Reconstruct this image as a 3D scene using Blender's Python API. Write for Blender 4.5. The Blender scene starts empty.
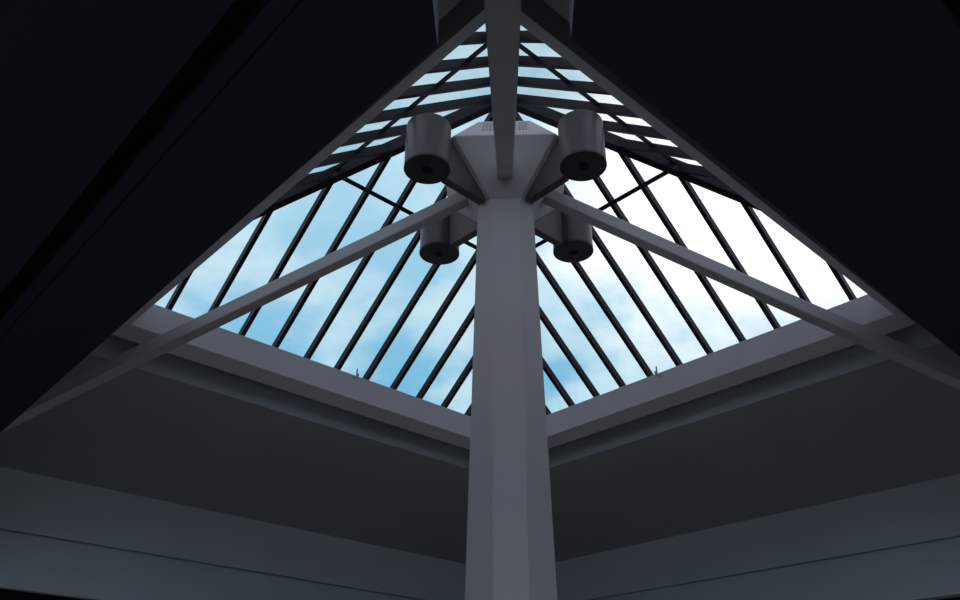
import bpy, bmesh, math, random
from mathutils import Vector, Matrix

random.seed(4)
SC = bpy.context.scene
COL = SC.collection

# ------------------------------------------------------------------ camera
S = 5.0                    # metres per unit (half diagonal of the glass base)
Z0 = 6.55                  # height of the glass base above the floor (m)
FPX = 812.6
def W(x, y, z):
    return Vector((S * x, S * y, S * z + Z0))
PITCH, YAW, ROLL = 0.52829, -0.03835, 0.00518
cp, sp = math.cos(PITCH), math.sin(PITCH)
fw = Vector((math.sin(YAW) * cp, math.cos(YAW) * cp, sp))
rt = Vector((math.cos(YAW), -math.sin(YAW), 0))
up = rt.cross(fw)
rt2 = rt * math.cos(ROLL) + up * math.sin(ROLL)
up2 = -rt * math.sin(ROLL) + up * math.cos(ROLL)
cam_d = bpy.data.cameras.new('camera')
cam = bpy.data.objects.new('camera', cam_d)
COL.objects.link(cam)
M = Matrix((rt2, up2, -fw)).transposed().to_4x4()
M.translation = W(0.0023, -1.60775, -0.99051)
cam.matrix_world = M
cam_d.sensor_width = 36.0
cam_d.lens = FPX / 960 * 36.0
cam_d.clip_end = 500
SC.camera = cam

# ------------------------------------------------------------------ sky
SC.view_settings.view_transform = 'Standard'
SC.view_settings.look = 'None'
SC.view_settings.gamma = 1.0
SC.view_settings.use_curve_mapping = False
SC.view_settings.exposure = 0.0

def nd(nt, t, **kw):
    n = nt.nodes.new(t)
    for k, v in kw.items():
        setattr(n, k, v)
    return n

OVERCAST = (0.66, 0.69, 0.84, 1)      # overhead
HORIZON = (2.3, 2.45, 2.6, 1)
GROUND_FILL = (0.62, 0.82, 1.05, 1)            # bright lower hemisphere added to light the room through the openings
world = bpy.data.worlds.new('cloudy_sky')
SC.world = world
world.use_nodes = True
nt = world.node_tree
nt.nodes.clear()
L = nt.links.new
tc = nd(nt, 'ShaderNodeTexCoord')
sep = nd(nt, 'ShaderNodeSeparateXYZ')
L(tc.outputs['Generated'], sep.inputs[0])
# blue of the clear sky by height above the horizon
ramp = nd(nt, 'ShaderNodeValToRGB')
els = ramp.color_ramp.elements
els[0].position = 0.38; els[0].color = (0.155, 0.47, 0.70, 1)
els[1].position = 0.50; els[1].color = (0.29, 0.57, 0.78, 1)
for p, c in ((0.64, (0.42, 0.68, 0.84, 1)), (0.76, (0.29, 0.56, 0.70, 1))):
    e = els.new(p); e.color = c
L(sep.outputs['Z'], ramp.inputs[0])
# drifting cloud
mp = nd(nt, 'ShaderNodeMapping')
mp.inputs['Scale'].default_value = (1.0, 1.0, 1.6)
L(tc.outputs['Generated'], mp.inputs[0])
nz = nd(nt, 'ShaderNodeTexNoise')
nz.inputs['Scale'].default_value = 5.5
nz.inputs['Detail'].default_value = 7
nz.inputs['Roughness'].default_value = 0.55
L(mp.outputs[0], nz.inputs['Vector'])
cr = nd(nt, 'ShaderNodeMapRange', interpolation_type='SMOOTHSTEP')
cr.inputs['From Min'].default_value = 0.40
cr.inputs['From Max'].default_value = 0.64
cr.inputs['To Max'].default_value = 0.85
L(nz.outputs['Fac'], cr.inputs['Value'])
mix1 = nd(nt, 'ShaderNodeMix', data_type='RGBA')
L(cr.outputs[0], mix1.inputs['Factor'])
L(ramp.outputs[0], mix1.inputs['A'])
mix1.inputs['B'].default_value = (0.62, 0.81, 0.90, 1)
# bright cloud bank with the sun behind it
dot = nd(nt, 'ShaderNodeVectorMath', operation='DOT_PRODUCT')
L(tc.outputs['Generated'], dot.inputs[0])
dot.inputs[1].default_value = Vector((0.30, 0.735, 0.61)).normalized()
acos = nd(nt, 'ShaderNodeMath', operation='ARCCOSINE')
L(dot.outputs['Value'], acos.inputs[0])
off = nd(nt, 'ShaderNodeMath', operation='MULTIPLY_ADD')
L(nz.outputs['Fac'], off.inputs[0])
off.inputs[1].default_value = -0.22
L(acos.outputs[0], off.inputs[2])
gl = nd(nt, 'ShaderNodeMapRange', interpolation_type='SMOOTHSTEP')
gl.inputs['From Min'].default_value = 0.19
gl.inputs['From Max'].default_value = 0.05
L(off.outputs[0], gl.inputs['Value'])
mix2 = nd(nt, 'ShaderNodeMix', data_type='RGBA')
L(gl.outputs[0], mix2.inputs['Factor'])
L(mix1.outputs['Result'], mix2.inputs['A'])
mix2.inputs['B'].default_value = (1.15, 1.16, 1.14, 1)
# the half of the sky behind the viewer: white overcast, added fill light below the horizon
ov = nd(nt, 'ShaderNodeMapRange', interpolation_type='SMOOTHSTEP')
ov.inputs['From Min'].default_value = 0.64
ov.inputs['From Max'].default_value = 0.40
L(sep.outputs['Y'], ov.inputs['Value'])
mix3 = nd(nt, 'ShaderNodeMix', data_type='RGBA')
L(ov.outputs[0], mix3.inputs['Factor'])
L(mix2.outputs['Result'], mix3.inputs['A'])
lo = nd(nt, 'ShaderNodeMapRange', interpolation_type='SMOOTHSTEP')
lo.inputs['From Min'].default_value = 0.22
lo.inputs['From Max'].default_value = 0.10
L(sep.outputs['Z'], lo.inputs['Value'])
mixh = nd(nt, 'ShaderNodeMix', data_type='RGBA')
L(lo.outputs[0], mixh.inputs['Factor'])
mixh.inputs['A'].default_value = OVERCAST
mixh.inputs['B'].default_value = HORIZON
L(mixh.outputs['Result'], mix3.inputs['B'])
gr = nd(nt, 'ShaderNodeMapRange')
gr.inputs['From Min'].default_value = 0.02
gr.inputs['From Max'].default_value = -0.02
L(sep.outputs['Z'], gr.inputs['Value'])
mix4 = nd(nt, 'ShaderNodeMix', data_type='RGBA')
L(gr.outputs[0], mix4.inputs['Factor'])
L(mix3.outputs['Result'], mix4.inputs['A'])
mix4.inputs['B'].default_value = GROUND_FILL
bg = nd(nt, 'ShaderNodeBackground')
L(mix4.outputs['Result'], bg.inputs['Color'])
bg.inputs['Strength'].default_value = 1.08
wo = nd(nt, 'ShaderNodeOutputWorld')
L(bg.outputs[0], wo.inputs[0])

# ------------------------------------------------------------------ materials
def mat(name, col, rough=0.8, var=0.06, scale=3.0, bump=0.0, metal=0.0, spec=0.3):
    m = bpy.data.materials.new(name)
    m.use_nodes = True
    n = m.node_tree
    b = n.nodes['Principled BSDF']
    b.inputs['Roughness'].default_value = rough
    b.inputs['Metallic'].default_value = metal
    b.inputs['Specular IOR Level'].default_value = spec
    t = nd(n, 'ShaderNodeTexCoord')
    z = nd(n, 'ShaderNodeTexNoise')
    z.inputs['Scale'].default_value = scale
    z.inputs['Detail'].default_value = 5
    n.links.new(t.outputs['Object'], z.inputs['Vector'])
    r = nd(n, 'ShaderNodeValToRGB')
    r.color_ramp.elements[0].position = 0.3
    r.color_ramp.elements[1].position = 0.7
    r.color_ramp.elements[0].color = tuple(c * (1 - var) for c in col) + (1,)
    r.color_ramp.elements[1].color = tuple(min(1, c * (1 + var)) for c in col) + (1,)
    n.links.new(z.outputs['Fac'], r.inputs[0])
    n.links.new(r.outputs[0], b.inputs['Base Color'])
    if bump:
        z2 = nd(n, 'ShaderNodeTexNoise')
        z2.inputs['Scale'].default_value = scale * 14
        n.links.new(t.outputs['Object'], z2.inputs['Vector'])
        bp = nd(n, 'ShaderNodeBump')
        bp.inputs['Strength'].default_value = bump
        bp.inputs['Distance'].default_value = 0.01
        n.links.new(z2.outputs['Fac'], bp.inputs['Height'])
        n.links.new(bp.outputs[0], b.inputs['Normal'])
    return m

M_WHITE = mat('white_painted_plaster', (0.50, 0.50, 0.52), 0.75, 0.04, 1.2, 0.08)
M_COLUMN = mat('painted_column', (0.43, 0.425, 0.43), 0.7, 0.04, 1.0, 0.08)
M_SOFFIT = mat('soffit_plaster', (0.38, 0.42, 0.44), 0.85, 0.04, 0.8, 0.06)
M_WALL = mat('wall_plaster', (0.68, 0.74, 0.78), 0.85, 0.04, 0.8, 0.06)
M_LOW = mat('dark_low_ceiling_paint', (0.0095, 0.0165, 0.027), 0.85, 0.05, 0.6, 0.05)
M_BLACK = mat('recess_shade', (0.006, 0.006, 0.007), 0.9, 0.1)  # shade of the ceiling slots put into a black colour
M_BAR = mat('dark_bronze_metal', (0.008, 0.009, 0.0135), 0.5, 0.08, 6, 0, 0, 0.15)
M_LAMP = mat('grey_lamp_enamel', (0.070, 0.065, 0.070), 0.40, 0.05, 4, 0, 0, 0.45)
M_BAFFLE = mat('black_lamp_baffle', (0.045, 0.041, 0.042), 0.6, 0.05, 4)
M_HOLE = mat('lamp_opening', (0.004, 0.004, 0.004), 0.8, 0.05)
M_FLOOR = mat('pale_bounce_floor', (0.80, 0.73, 0.65), 0.6, 0.12, 1.5)  # unseen floor, made pale and warm to bounce light upward
M_VENT = mat('vent_paint', (0.30, 0.25, 0.30), 0.7, 0.04)
M_HOOK = mat('weathered_steel', (0.24, 0.24, 0.25), 0.5, 0.1, 20, 0, 0.3)

M_GLASS = bpy.data.materials.new('skylight_glass')
M_GLASS.use_nodes = True
n = M_GLASS.node_tree
n.nodes.clear()
o_ = nd(n, 'ShaderNodeOutputMaterial')
tr = nd(n, 'ShaderNodeBsdfTransparent')
tr.inputs[0].default_value = (0.975, 0.985, 0.985, 1)
gs = nd(n, 'ShaderNodeBsdfGlossy')
gs.inputs['Roughness'].default_value = 0.02
ge = nd(n, 'ShaderNodeNewGeometry')
dt = nd(n, 'ShaderNodeVectorMath', operation='DOT_PRODUCT')
n.links.new(ge.outputs['Normal'], dt.inputs[0])
n.links.new(ge.outputs['Incoming'], dt.inputs[1])
ab = nd(n, 'ShaderNodeMath', operation='ABSOLUTE')
n.links.new(dt.outputs['Value'], ab.inputs[0])
om = nd(n, 'ShaderNodeMath', operation='SUBTRACT')
om.inputs[0].default_value = 1.0
n.links.new(ab.outputs[0], om.inputs[1])
pw = nd(n, 'ShaderNodeMath', operation='POWER')
n.links.new(om.outputs[0], pw.inputs[0])
pw.inputs[1].default_value = 5.0
fr = nd(n, 'ShaderNodeMath', operation='MULTIPLY_ADD')     # thin-pane reflectance
n.links.new(pw.outputs[0], fr.inputs[0])
fr.inputs[1].default_value = 0.30
fr.inputs[2].default_value = 0.015
mx = nd(n, 'ShaderNodeMixShader')
n.links.new(fr.outputs[0], mx.inputs[0])
n.links.new(tr.outputs[0], mx.inputs[1])
n.links.new(gs.outputs[0], mx.inputs[2])
n.links.new(mx.outputs[0], o_.inputs[0])

# ------------------------------------------------------------------ helpers
def link(name, bm, m, parent=None, bevel=0.0, smooth=False):
    bmesh.ops.recalc_face_normals(bm, faces=bm.faces)
    me = bpy.data.meshes.new(name)
    bm.to_mesh(me)
    bm.free()
    ms = m if isinstance(m, (list, tuple)) else [m]
    for q in ms:
        me.materials.append(q)
    o = bpy.data.objects.new(name, me)
    COL.objects.link(o)
    if parent:
        o.parent = parent
    if smooth:
        for p in me.polygons:
            p.use_smooth = True
        md = o.modifiers.new('edges', 'EDGE_SPLIT'); md.split_angle = math.radians(35)
    if bevel:
        md = o.modifiers.new('bevel', 'BEVEL')
        md.width = bevel; md.segments = 3; md.limit_method = 'ANGLE'; md.angle_limit = math.radians(30)
    return o

def empty(name, loc, label, cat, group=None, rz=0.0):
    o = bpy.data.objects.new(name, None)
    COL.objects.link(o)
    o.location = loc
    o.rotation_euler = (0, 0, rz)
    o['label'] = label
    o['category'] = cat
    if group:
        o['group'] = group
    return o

def struct(name, bm, m, label=None, bevel=0.0):
    o = link(name, bm, m, None, bevel)
    o['kind'] = 'structure'
    if label:
        o['label'] = label
    return o

def loft(bm, rings, caps=True, closed=True):
    """skin a list of rings of points"""
    vs = [[bm.verts.new(p) for p in r] for r in rings]
    k = len(vs[0])
    for a, b in zip(vs, vs[1:]):
        for i in range(k if closed else k - 1):
            j = (i + 1) % k
            bm.faces.new((a[i], a[j], b[j], b[i]))
    if caps:
        bm.faces.new(vs[0][::-1])
        bm.faces.new(vs[-1])
    return vs

def prism(bm, poly, z0, z1):
    """poly: list of (x,y) in units, z in units"""
    loft(bm, [[W(x, y, z0) for x, y in poly], [W(x, y, z1) for x, y in poly]])

R2 = math.sqrt(2.0)
s_ = 1 / R2
def sq_ring(bm, profile):
    """sweep a closed (n, z) profile round the square whose sides lie at distance n"""
    cols = []
    for (ax, ay) in ((0, 1), (1, 0), (0, -1), (-1, 0)):
        cols.append([bm.verts.new(W(ax * R2 * nn, ay * R2 * nn, z)) for nn, z in profile])
    k = len(profile)
    for c in range(4):
        a, b = cols[c], cols[(c + 1) % 4]
        for i in range(k):
            j = (i + 1) % k
            bm.faces.new((a[i], a[j], b[j], b[i]))

def side_pt(side, nn, u):
    """plan point at distance nn from the axis towards a side, u along it"""
    d = {'FL': (-s_, s_), 'FR': (s_, s_), 'NL': (-s_, -s_), 'NR': (s_, -s_)}[side]
    t = (-d[1], d[0])
    return (d[0] * nn + t[0] * u, d[1] * nn + t[1] * u)

# ------------------------------------------------------------------ setting
Z_SOF, Z_GRO, Z_LOW, Z_LOWT = -0.158, -0.347, -0.510, -0.464
N_WALL, N_OUT = 1.69, 2.45
Z_FLOOR = -Z0 / S

bm = bmesh.new()
prism(bm, [(0, R2 * 2.6), (R2 * 2.6, 0), (0, -R2 * 2.6), (-R2 * 2.6, 0)], Z_FLOOR - 0.04, Z_FLOOR)
struct('floor', bm, M_FLOOR)

# upper ceiling: flat soffit round the skylight well, with the recess behind the kerb
bm = bmesh.new()
sq_ring(bm, [(0.691, -0.165), (N_WALL + 0.05, Z_SOF), (N_WALL + 0.05, -0.06), (0.78, -0.06), (0.78, -0.03), (0.691, -0.03)])
struct('ceiling', bm, M_SOFFIT)

# kerb the glass stands on
bm = bmesh.new()
sq_ring(bm, [(0.6085, -0.1035), (0.6085, -0.033), (0.705, -0.013), (0.760, -0.013), (0.760, -0.030), (0.640, -0.030), (0.640, -0.128)])
struct('trim_1', bm, M_WHITE, 'pale kerb round the foot of the glass pyramid', bevel=0.006)

# fascia walls of the upper well, one per side, each with its groove
def fascia(side, name):
    bm = bmesh.new()
    nw = N_WALL + (0.022 if side == 'FL' else 0)
    prof = [(nw, Z_SOF + 0.03), (nw, Z_GRO + 0.0045), (nw + 0.02, Z_GRO + 0.0045),
            (nw + 0.02, Z_GRO - 0.0045), (nw, Z_GRO - 0.0045), (nw, Z_LOW),
            (N_WALL + 0.05, Z_LOW), (N_WALL + 0.05, Z_SOF + 0.03)]
    rings = []
    for sgn in (-1, 1):
        r = []
        for nn, z in prof:
            x, y = side_pt(side, nn, sgn * nn)
            r.append(W(x, y, z))
        rings.append(r)
    loft(bm, rings)
    return struct(name, bm, M_WALL)
fascia('FL', 'wall_left')
fascia('FR', 'wall_right')
fascia('NL', 'wall_rear_left')
fascia('NR', 'wall_rear_right')

# outer walls of the storey below; the unseen two have openings added to let fill light in
SILL, HEAD = Z_FLOOR + 0.02, Z_LOW - 0.03
def outer_wall(side, name, light_gap):
    bm = bmesh.new()
    def slab(u0, u1, za, zb):
        q = [side_pt(side, N_OUT, u0), side_pt(side, N_OUT, u1), side_pt(side, N_OUT + 0.05, u1), side_pt(side, N_OUT + 0.05, u0)]
        prism(bm, q, za, zb)
    e = N_OUT + 0.05
    if not light_gap:
        slab(-e, e, Z_FLOOR - 0.02, Z_LOWT + 0.01)
    else:
        slab(-e, e, Z_FLOOR - 0.02, SILL)
        slab(-e, e, HEAD, Z_LOWT + 0.01)
        k = -1 if side == 'NR' else 1
        slab(-e * k, 0.0, SILL, HEAD)
        slab(2.2 * k, e * k, SILL, HEAD)
    return struct(name, bm, M_LOW)
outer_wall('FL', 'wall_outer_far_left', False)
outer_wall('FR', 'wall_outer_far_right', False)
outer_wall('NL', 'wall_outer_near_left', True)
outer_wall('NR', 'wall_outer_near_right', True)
for side, name in (('NL', 'added_opening_bars_1'), ('NR', 'added_opening_bars_2')):  # bars across the added openings, no panes
    bm = bmesh.new()
    for k in range(5):
        u = (0.0 + 2.2 * k / 4) * (-1 if side == 'NR' else 1)
        q = [side_pt(side, N_OUT + 0.015, u - 0.012), side_pt(side, N_OUT + 0.015, u + 0.012), side_pt(side, N_OUT + 0.04, u + 0.012), side_pt(side, N_OUT + 0.04, u - 0.012)]
        prism(bm, q, SILL, HEAD)
    struct(name, bm, M_BAR)

# unseen ring wall added to keep low sky light off the glass
bm = bmesh.new()
sq_ring(bm, [(1.66, -0.07), (1.66, 0.42), (1.73, 0.42), (1.73, -0.07)])
struct('low_sky_blocker', bm, M_WALL)

# low ceiling on the far sides, from the fascia outwards
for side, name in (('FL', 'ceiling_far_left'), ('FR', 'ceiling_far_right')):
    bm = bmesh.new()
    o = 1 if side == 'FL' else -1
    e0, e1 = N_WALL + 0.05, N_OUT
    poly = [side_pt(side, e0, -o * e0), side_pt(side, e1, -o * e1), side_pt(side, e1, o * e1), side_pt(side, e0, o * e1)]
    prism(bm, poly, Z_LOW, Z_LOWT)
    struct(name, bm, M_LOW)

# low ceilings on the near sides: slabs cut by a slot for the brace and by recessed slots whose shade is painted black
def nm(mx, n, m):
    """near-side slab coordinates: n outward from the axis, m towards the far wall"""
    x, y = -s_ * (n + m), s_ * (m - n)
    return (-x if mx else x, y)

def low_slab(name, mx, edge, cuts):
    bm = bmesh.new()
    half = 0.0535 if mx else 0.048
    far = N_WALL
    def strip(n0, n1, slot, z0=Z_LOW, z1=Z_LOWT, d0=(0, 0), d1=(0, 0), mi=0):
        k = 2 * half * s_ if slot else 0.0
        a = (n0 + d0[0], k - n0)
        b = (n1 + d1[0], k - n1)
        c = (n1 + d1[1], far)
        d = (n0 + d0[1], far)
        nf = len(bm.faces)
        prism(bm, [nm(mx, *q) for q in (a, b, c, d)], z0, z1)
        bm.faces.ensure_lookup_table()
        for f in bm.faces[nf:]:
            f.normal_update()
            f.material_index = mi if abs(f.normal.z) > 0.5 or slot else 1  # sides of the strips blackened as if in shade
    strip(edge, 0.90, True, d0=(0, -0.020))
    bm.normal_update()
    for f in bm.faces:
        f.material_index = 2 if abs(f.normal.z) < 0.5 else 0
    prev, dp = 0.90, (0, 0)
    for (c0, c1, dep, dd) in cuts:
        strip(prev, c0, False, d0=dp, d1=dd)
        strip(c0, c1, False, z0=Z_LOW + dep, d0=dd, d1=dd, mi=1 if dep > 0.02 else 0)
        prev, dp = c1, dd
    strip(prev, N_OUT, False, d0=dp)
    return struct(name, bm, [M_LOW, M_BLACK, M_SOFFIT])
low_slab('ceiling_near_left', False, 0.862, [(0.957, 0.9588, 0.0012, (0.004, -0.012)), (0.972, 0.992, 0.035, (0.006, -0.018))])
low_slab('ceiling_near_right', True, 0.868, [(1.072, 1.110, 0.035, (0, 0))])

# ------------------------------------------------------------------ skylight
H = 0.5813
N0 = s_
alpha = math.atan2(H, N0)
e_up = Vector((-math.cos(alpha), 0, math.sin(alpha)))
e_n = Vector((math.sin(alpha), 0, math.cos(alpha)))
e_u = Vector((0, 1, 0))
sky = empty('skylight', W(0, 0, 0), 'four-sided glass pyramid skylight with dark metal glazing bars over the column', 'skylight')
def LP(p):
    return Vector(p) * S          # local to the skylight empty

def beam(bm, p, q, side, nor, w, d):
    c = [(-w / 2, -d / 2), (w / 2, -d / 2), (w / 2, d / 2), (-w / 2, d / 2)]
    loft(bm, [[LP(p + side * a + nor * b) for a, b in c], [LP(q + side * a + nor * b) for a, b in c]])

BW, BD = 0.0112, 0.022
faces = [math.radians(45 + 90 * k) for k in range(4)]
def on_plane(nn, u):
    return Vector((nn, u, (N0 - nn) / N0 * H)) - e_n * 0.0025
def spread(o0):
    for a in faces[1:]:
        c = o0.copy()
        COL.objects.link(c)
        c.parent = sky
        c.rotation_euler = (0, 0, a)
    o0.rotation_euler = (0, 0, faces[0])

for i in range(1, 14):
    u = (i / 14 * 2 - 1) * N0
    bm = bmesh.new()
    beam(bm, on_plane(0.698, u), on_plane(max(abs(u), 0.012), u), e_u, e_n, BW, BD)
    spread(link('glazing_bar', bm, M_BAR, sky, bevel=0.004))
# hip rafters under the four arrises
for k in range(4):
    bm = bmesh.new()
    d = Vector((1, 0, 0))
    hd = Vector((-1, 0, H)).normalized()
    hn = Vector((H, 0, 1)).normalized()
    beam(bm, Vector((0.99, 0, 0.01 * H)) - hn * 0.006, Vector((0.0, 0, H)) - hn * 0.006, e_u, hn, 0.024, 0.034)
    o = link('hip_rafter', bm, M_BAR, sky, bevel=0.006)
    o.rotation_euler = (0, 0, math.radians(90 * k))
# one purlin ring
t = 0.5654
npur = N0 * (1 - t)
bm = bmesh.new()
p0, p1 = on_plane(npur, -npur), on_plane(npur, npur)
beam(bm, p0 + e_n * 0.006, p1 + e_n * 0.006, e_up, e_n, 0.011, 0.007)
spread(link('purlin', bm, M_BAR, sky))
# glass
bm = bmesh.new()
g0, g1 = e_n * (BD / 2 + 0.0004), e_n * (BD / 2 + 0.0028)
tri = [on_plane(0.7, -0.7), on_plane(0.7, 0.7), on_plane(0.004, 0.004), on_plane(0.004, -0.004)]
loft(bm, [[LP(p + g0) for p in tri], [LP(p + g1) for p in tri]])
spread(link('glass_panel', bm, M_GLASS, sky))

# ------------------------------------------------------------------ column
AX = 0.002
colm = empty('column', W(AX, 0, Z_FLOOR), 'white tapering column with chamfered corners in the centre under the skylight', 'column')
base = W(0, 0, Z_FLOOR)
def octo(w, b, z):
    p = [(b, -w), (w, -b), (w, b), (b, w), (-b, w), (-w, b), (-w, -b), (-b, -w)]
    return [W(x, y, z) - base for x, y in p]
bm = bmesh.new()
zt = 0.188
def wid(z):
    return (0.1405 - 0.0425 * z) / 2
loft(bm, [octo(wid(z), 0.0325 if z < 0 else 0.0325 + 0.0035 * z / zt, z) for z in (Z_FLOOR, -0.5, 0.0, zt)])
link('shaft', bm, M_COLUMN, colm)
CB, CW, CZ = 0.120, 0.1515, 0.3095
TB, TW, TZ = 0.062, 0.0925, 0.4070
bm = bmesh.new()
loft(bm, [octo(wid(zt), 0.036, zt), octo(CW, CB, CZ), octo(TW, TB, TZ)])
link('capital', bm, M_COLUMN, colm, bevel=0.012)
# ventilation slots in the sloping top of the capital's front
for x0, x1, cnt in ((-0.055, -0.022, 4), (0.033, 0.056, 3)):
    bm = bmesh.new()
    for k in range(cnt):
        xc = x0 + (x1 - x0) * (k + 0.5) / cnt
        w = (x1 - x0) / cnt * 0.28
        r = []
        for f in (0.32, 0.86):
            y = -(CW + (TW - CW) * f); z = CZ + (TZ - CZ) * f
            nrm = Vector((0, -(TZ - CZ), -(TW - CW))).normalized()
            nrm = Vector((0, -0.857, 0.516))
            pts = []
            for a, b in ((-w, -0.001), (w, -0.001), (w, 0.0012), (-w, 0.0012)):
                pts.append(W(xc + a, y + nrm.y * b, z + nrm.z * b) - base)
            r.append(pts)
        loft(bm, r)
    link('vent_grille', bm, M_VENT, colm)

# ------------------------------------------------------------------ raking braces
def brace(label, az, x_end, w=0.0325, AX=0.003, fall=0.578, z45=0.037):
    """brace from the capital down and outwards along azimuth az"""
    zc = lambda X: z45 - fall * (X - 0.45)
    d = Vector((math.cos(az), math.sin(az), 0))
    sd = Vector((-d.y, d.x, 0))
    slope = Vector((d.x, d.y, -fall)).normalized()
    nor = sd.cross(slope).normalized()
    h = 0.0320
    x0 = 0.085
    pa = W(AX + d.x * x0, d.y * x0, zc(x0)); pb = W(AX + d.x * x_end, d.y * x_end, zc(x_end))
    o0 = pb.copy()
    bm = bmesh.new()
    c = [(-w / 2, -h / 2), (w / 2, -h / 2), (w / 2, h / 2), (-w / 2, h / 2)]
    # lower end cut level so that it stands on the slab
    up_ = Vector((0, 0, 1))
    r1 = [pa - o0 + (sd * a + nor * b) * S for a, b in c]
    r2 = []
    for a, b in c:
        q = pb - o0 + (sd * a + nor * b) * S
        zl = S * Z_LOWT + Z0 - o0.z
        k = (zl - q.z) / slope.z
        r2.append(q + slope * k)
    loft(bm, [r1, r2])
    o = link('raking_brace', bm, M_COLUMN, None, bevel=0.018)
    o.location = o0
    o['label'] = label
    o['category'] = 'brace'
    o['group'] = 'raking braces round the column'
    return o
brace('white sloping brace running from the column head down to the left', math.pi, 1.27, fall=0.584)
brace('white sloping brace running from the column head down to the right', 0.0, 1.25, fall=0.592)
brace('white sloping brace running from the column head up to the photo top edge', -math.pi / 2, 1.28, 0.0375, 0.0022)

# ------------------------------------------------------------------ cylinder lights on fin brackets
def ring_pts(r, z, n=48):
    return [Vector((r * math.cos(2 * math.pi * k / n), r * math.sin(2 * math.pi * k / n), z)) * S for k in range(n)]
Q, ZB, ZT, RAD = 0.176, 0.190, 0.3160, 0.0520
def make_light(label):
    root = empty('cylinder_light', W(0, 0, 0), label, 'light', 'cylinder lights round the column head')
    bm = bmesh.new()
    h = ZT - ZB
    loft(bm, [ring_pts(RAD, 0.0), ring_pts(RAD, h - 0.004), ring_pts(RAD - 0.004, h), ring_pts(0.006, h + 0.002),
              ], caps=True)
    # the open rim: recess the underside
    o = link('housing', bm, M_LAMP, root, smooth=True)
    bm = bmesh.new()
    loft(bm, [ring_pts(RAD + 0.0006, 0.004), ring_pts(RAD + 0.0006, -0.0015), ring_pts(RAD - 0.003, -0.002), ring_pts(0.0125, -0.0012), ring_pts(0.0125, 0.004)])
    link('baffle', bm, M_BAFFLE, root, smooth=True)
    bm = bmesh.new()
    loft(bm, [ring_pts(0.0120, -0.0026, 24), ring_pts(0.0105, -0.0030, 24), ring_pts(0.009, -0.0005, 24), ring_pts(0.002, -0.0003, 24)])
    link('lamp_opening', bm, M_HOLE, root, smooth=True)
    # fin bracket in the local +x direction, reaching the column chamfer
    D0 = Q * R2
    bm = bmesh.new()
    prof = [(0.079, 0.182), (D0 - 0.0512, 0.185), (D0 - 0.0512, CZ - 0.006), (0.187, CZ - 0.006), (0.0745, 0.194)]
    th = 0.0105
    loft(bm, [[Vector((D0 - r, y, z - ZB)) * S for r, z in prof] for y in (-th, th)])
    link('bracket', bm, M_LAMP, root, bevel=0.006)
    return root
def copy_thing(o, label):
    r = o.copy()
    COL.objects.link(r)
    for ch in list(o.children):
        c = ch.copy()
        COL.objects.link(c)
        c.parent = r
    r['label'] = label
    return r
first = None
for (sx, sy), lab in (((-1, -1), 'larger dark grey cylinder light on the front left of the column head'),
                      ((1, -1), 'larger dark grey cylinder light on the front right of the column head'),
                      ((-1, 1), 'smaller dark grey cylinder light behind the left brace'),
                      ((1, 1), 'smaller dark grey cylinder light behind the right brace')):
    if first is None:
        first = make_light(lab); r = first
    else:
        r = copy_thing(first, lab)
    r.location = W(AX + sx * Q, sy * Q, ZB + (0.005 if sy > 0 else 0))
    r.rotation_euler = (0, 0, math.atan2(-sy, -sx))

# ------------------------------------------------------------------ hooks on the kerb
def tube(bm, pts, r, n=10):
    rings = []
    for i, p in enumerate(pts):
        a = pts[max(i - 1, 0)]; b = pts[min(i + 1, len(pts) - 1)]
        d = (b - a).normalized()
        ref = Vector((1, 0, 0)) if abs(d.x) < 0.8 else Vector((0, 1, 0))
        u = d.cross(ref).normalized(); v = d.cross(u)
        rings.append([p + u * r * math.cos(2 * math.pi * k / n) + v * r * math.sin(2 * math.pi * k / n) for k in range(n)])
    loft(bm, rings)
def hook(x, y, sgn, label):
    n = Vector((sgn * s_, s_, 0)); t = Vector((s_ * sgn, -s_, 0))     # t runs along the kerb away from the column
    o0 = W(x, y, -0.033)
    root = empty('hook', o0, label, 'hook', 'small hooks on the kerb')
    bm = bmesh.new()
    P = lambda a, b, z: (n * a + t * b + Vector((0, 0, z))) * S
    tube(bm, [P(0.005, 0, 0.001), P(0.005, 0, 0.022)], 0.010)
    link('peg', bm, M_HOOK, root, smooth=True)
    bm = bmesh.new()
    tube(bm, [P(0.004, 0.0, 0.004), P(-0.005, 0.001, 0.003), P(-0.009, 0.004, -0.004), P(-0.010, 0.010, -0.013), P(-0.010, 0.017, -0.018), P(-0.010, 0.022, -0.015)], 0.010)
    link('crook', bm, M_HOOK, root, smooth=True)
hook(-0.416, 0.4396, -1, 'tiny metal hook on the kerb left of the column')
hook(0.410, 0.4456, 1, 'tiny metal hook on the kerb right of the column')
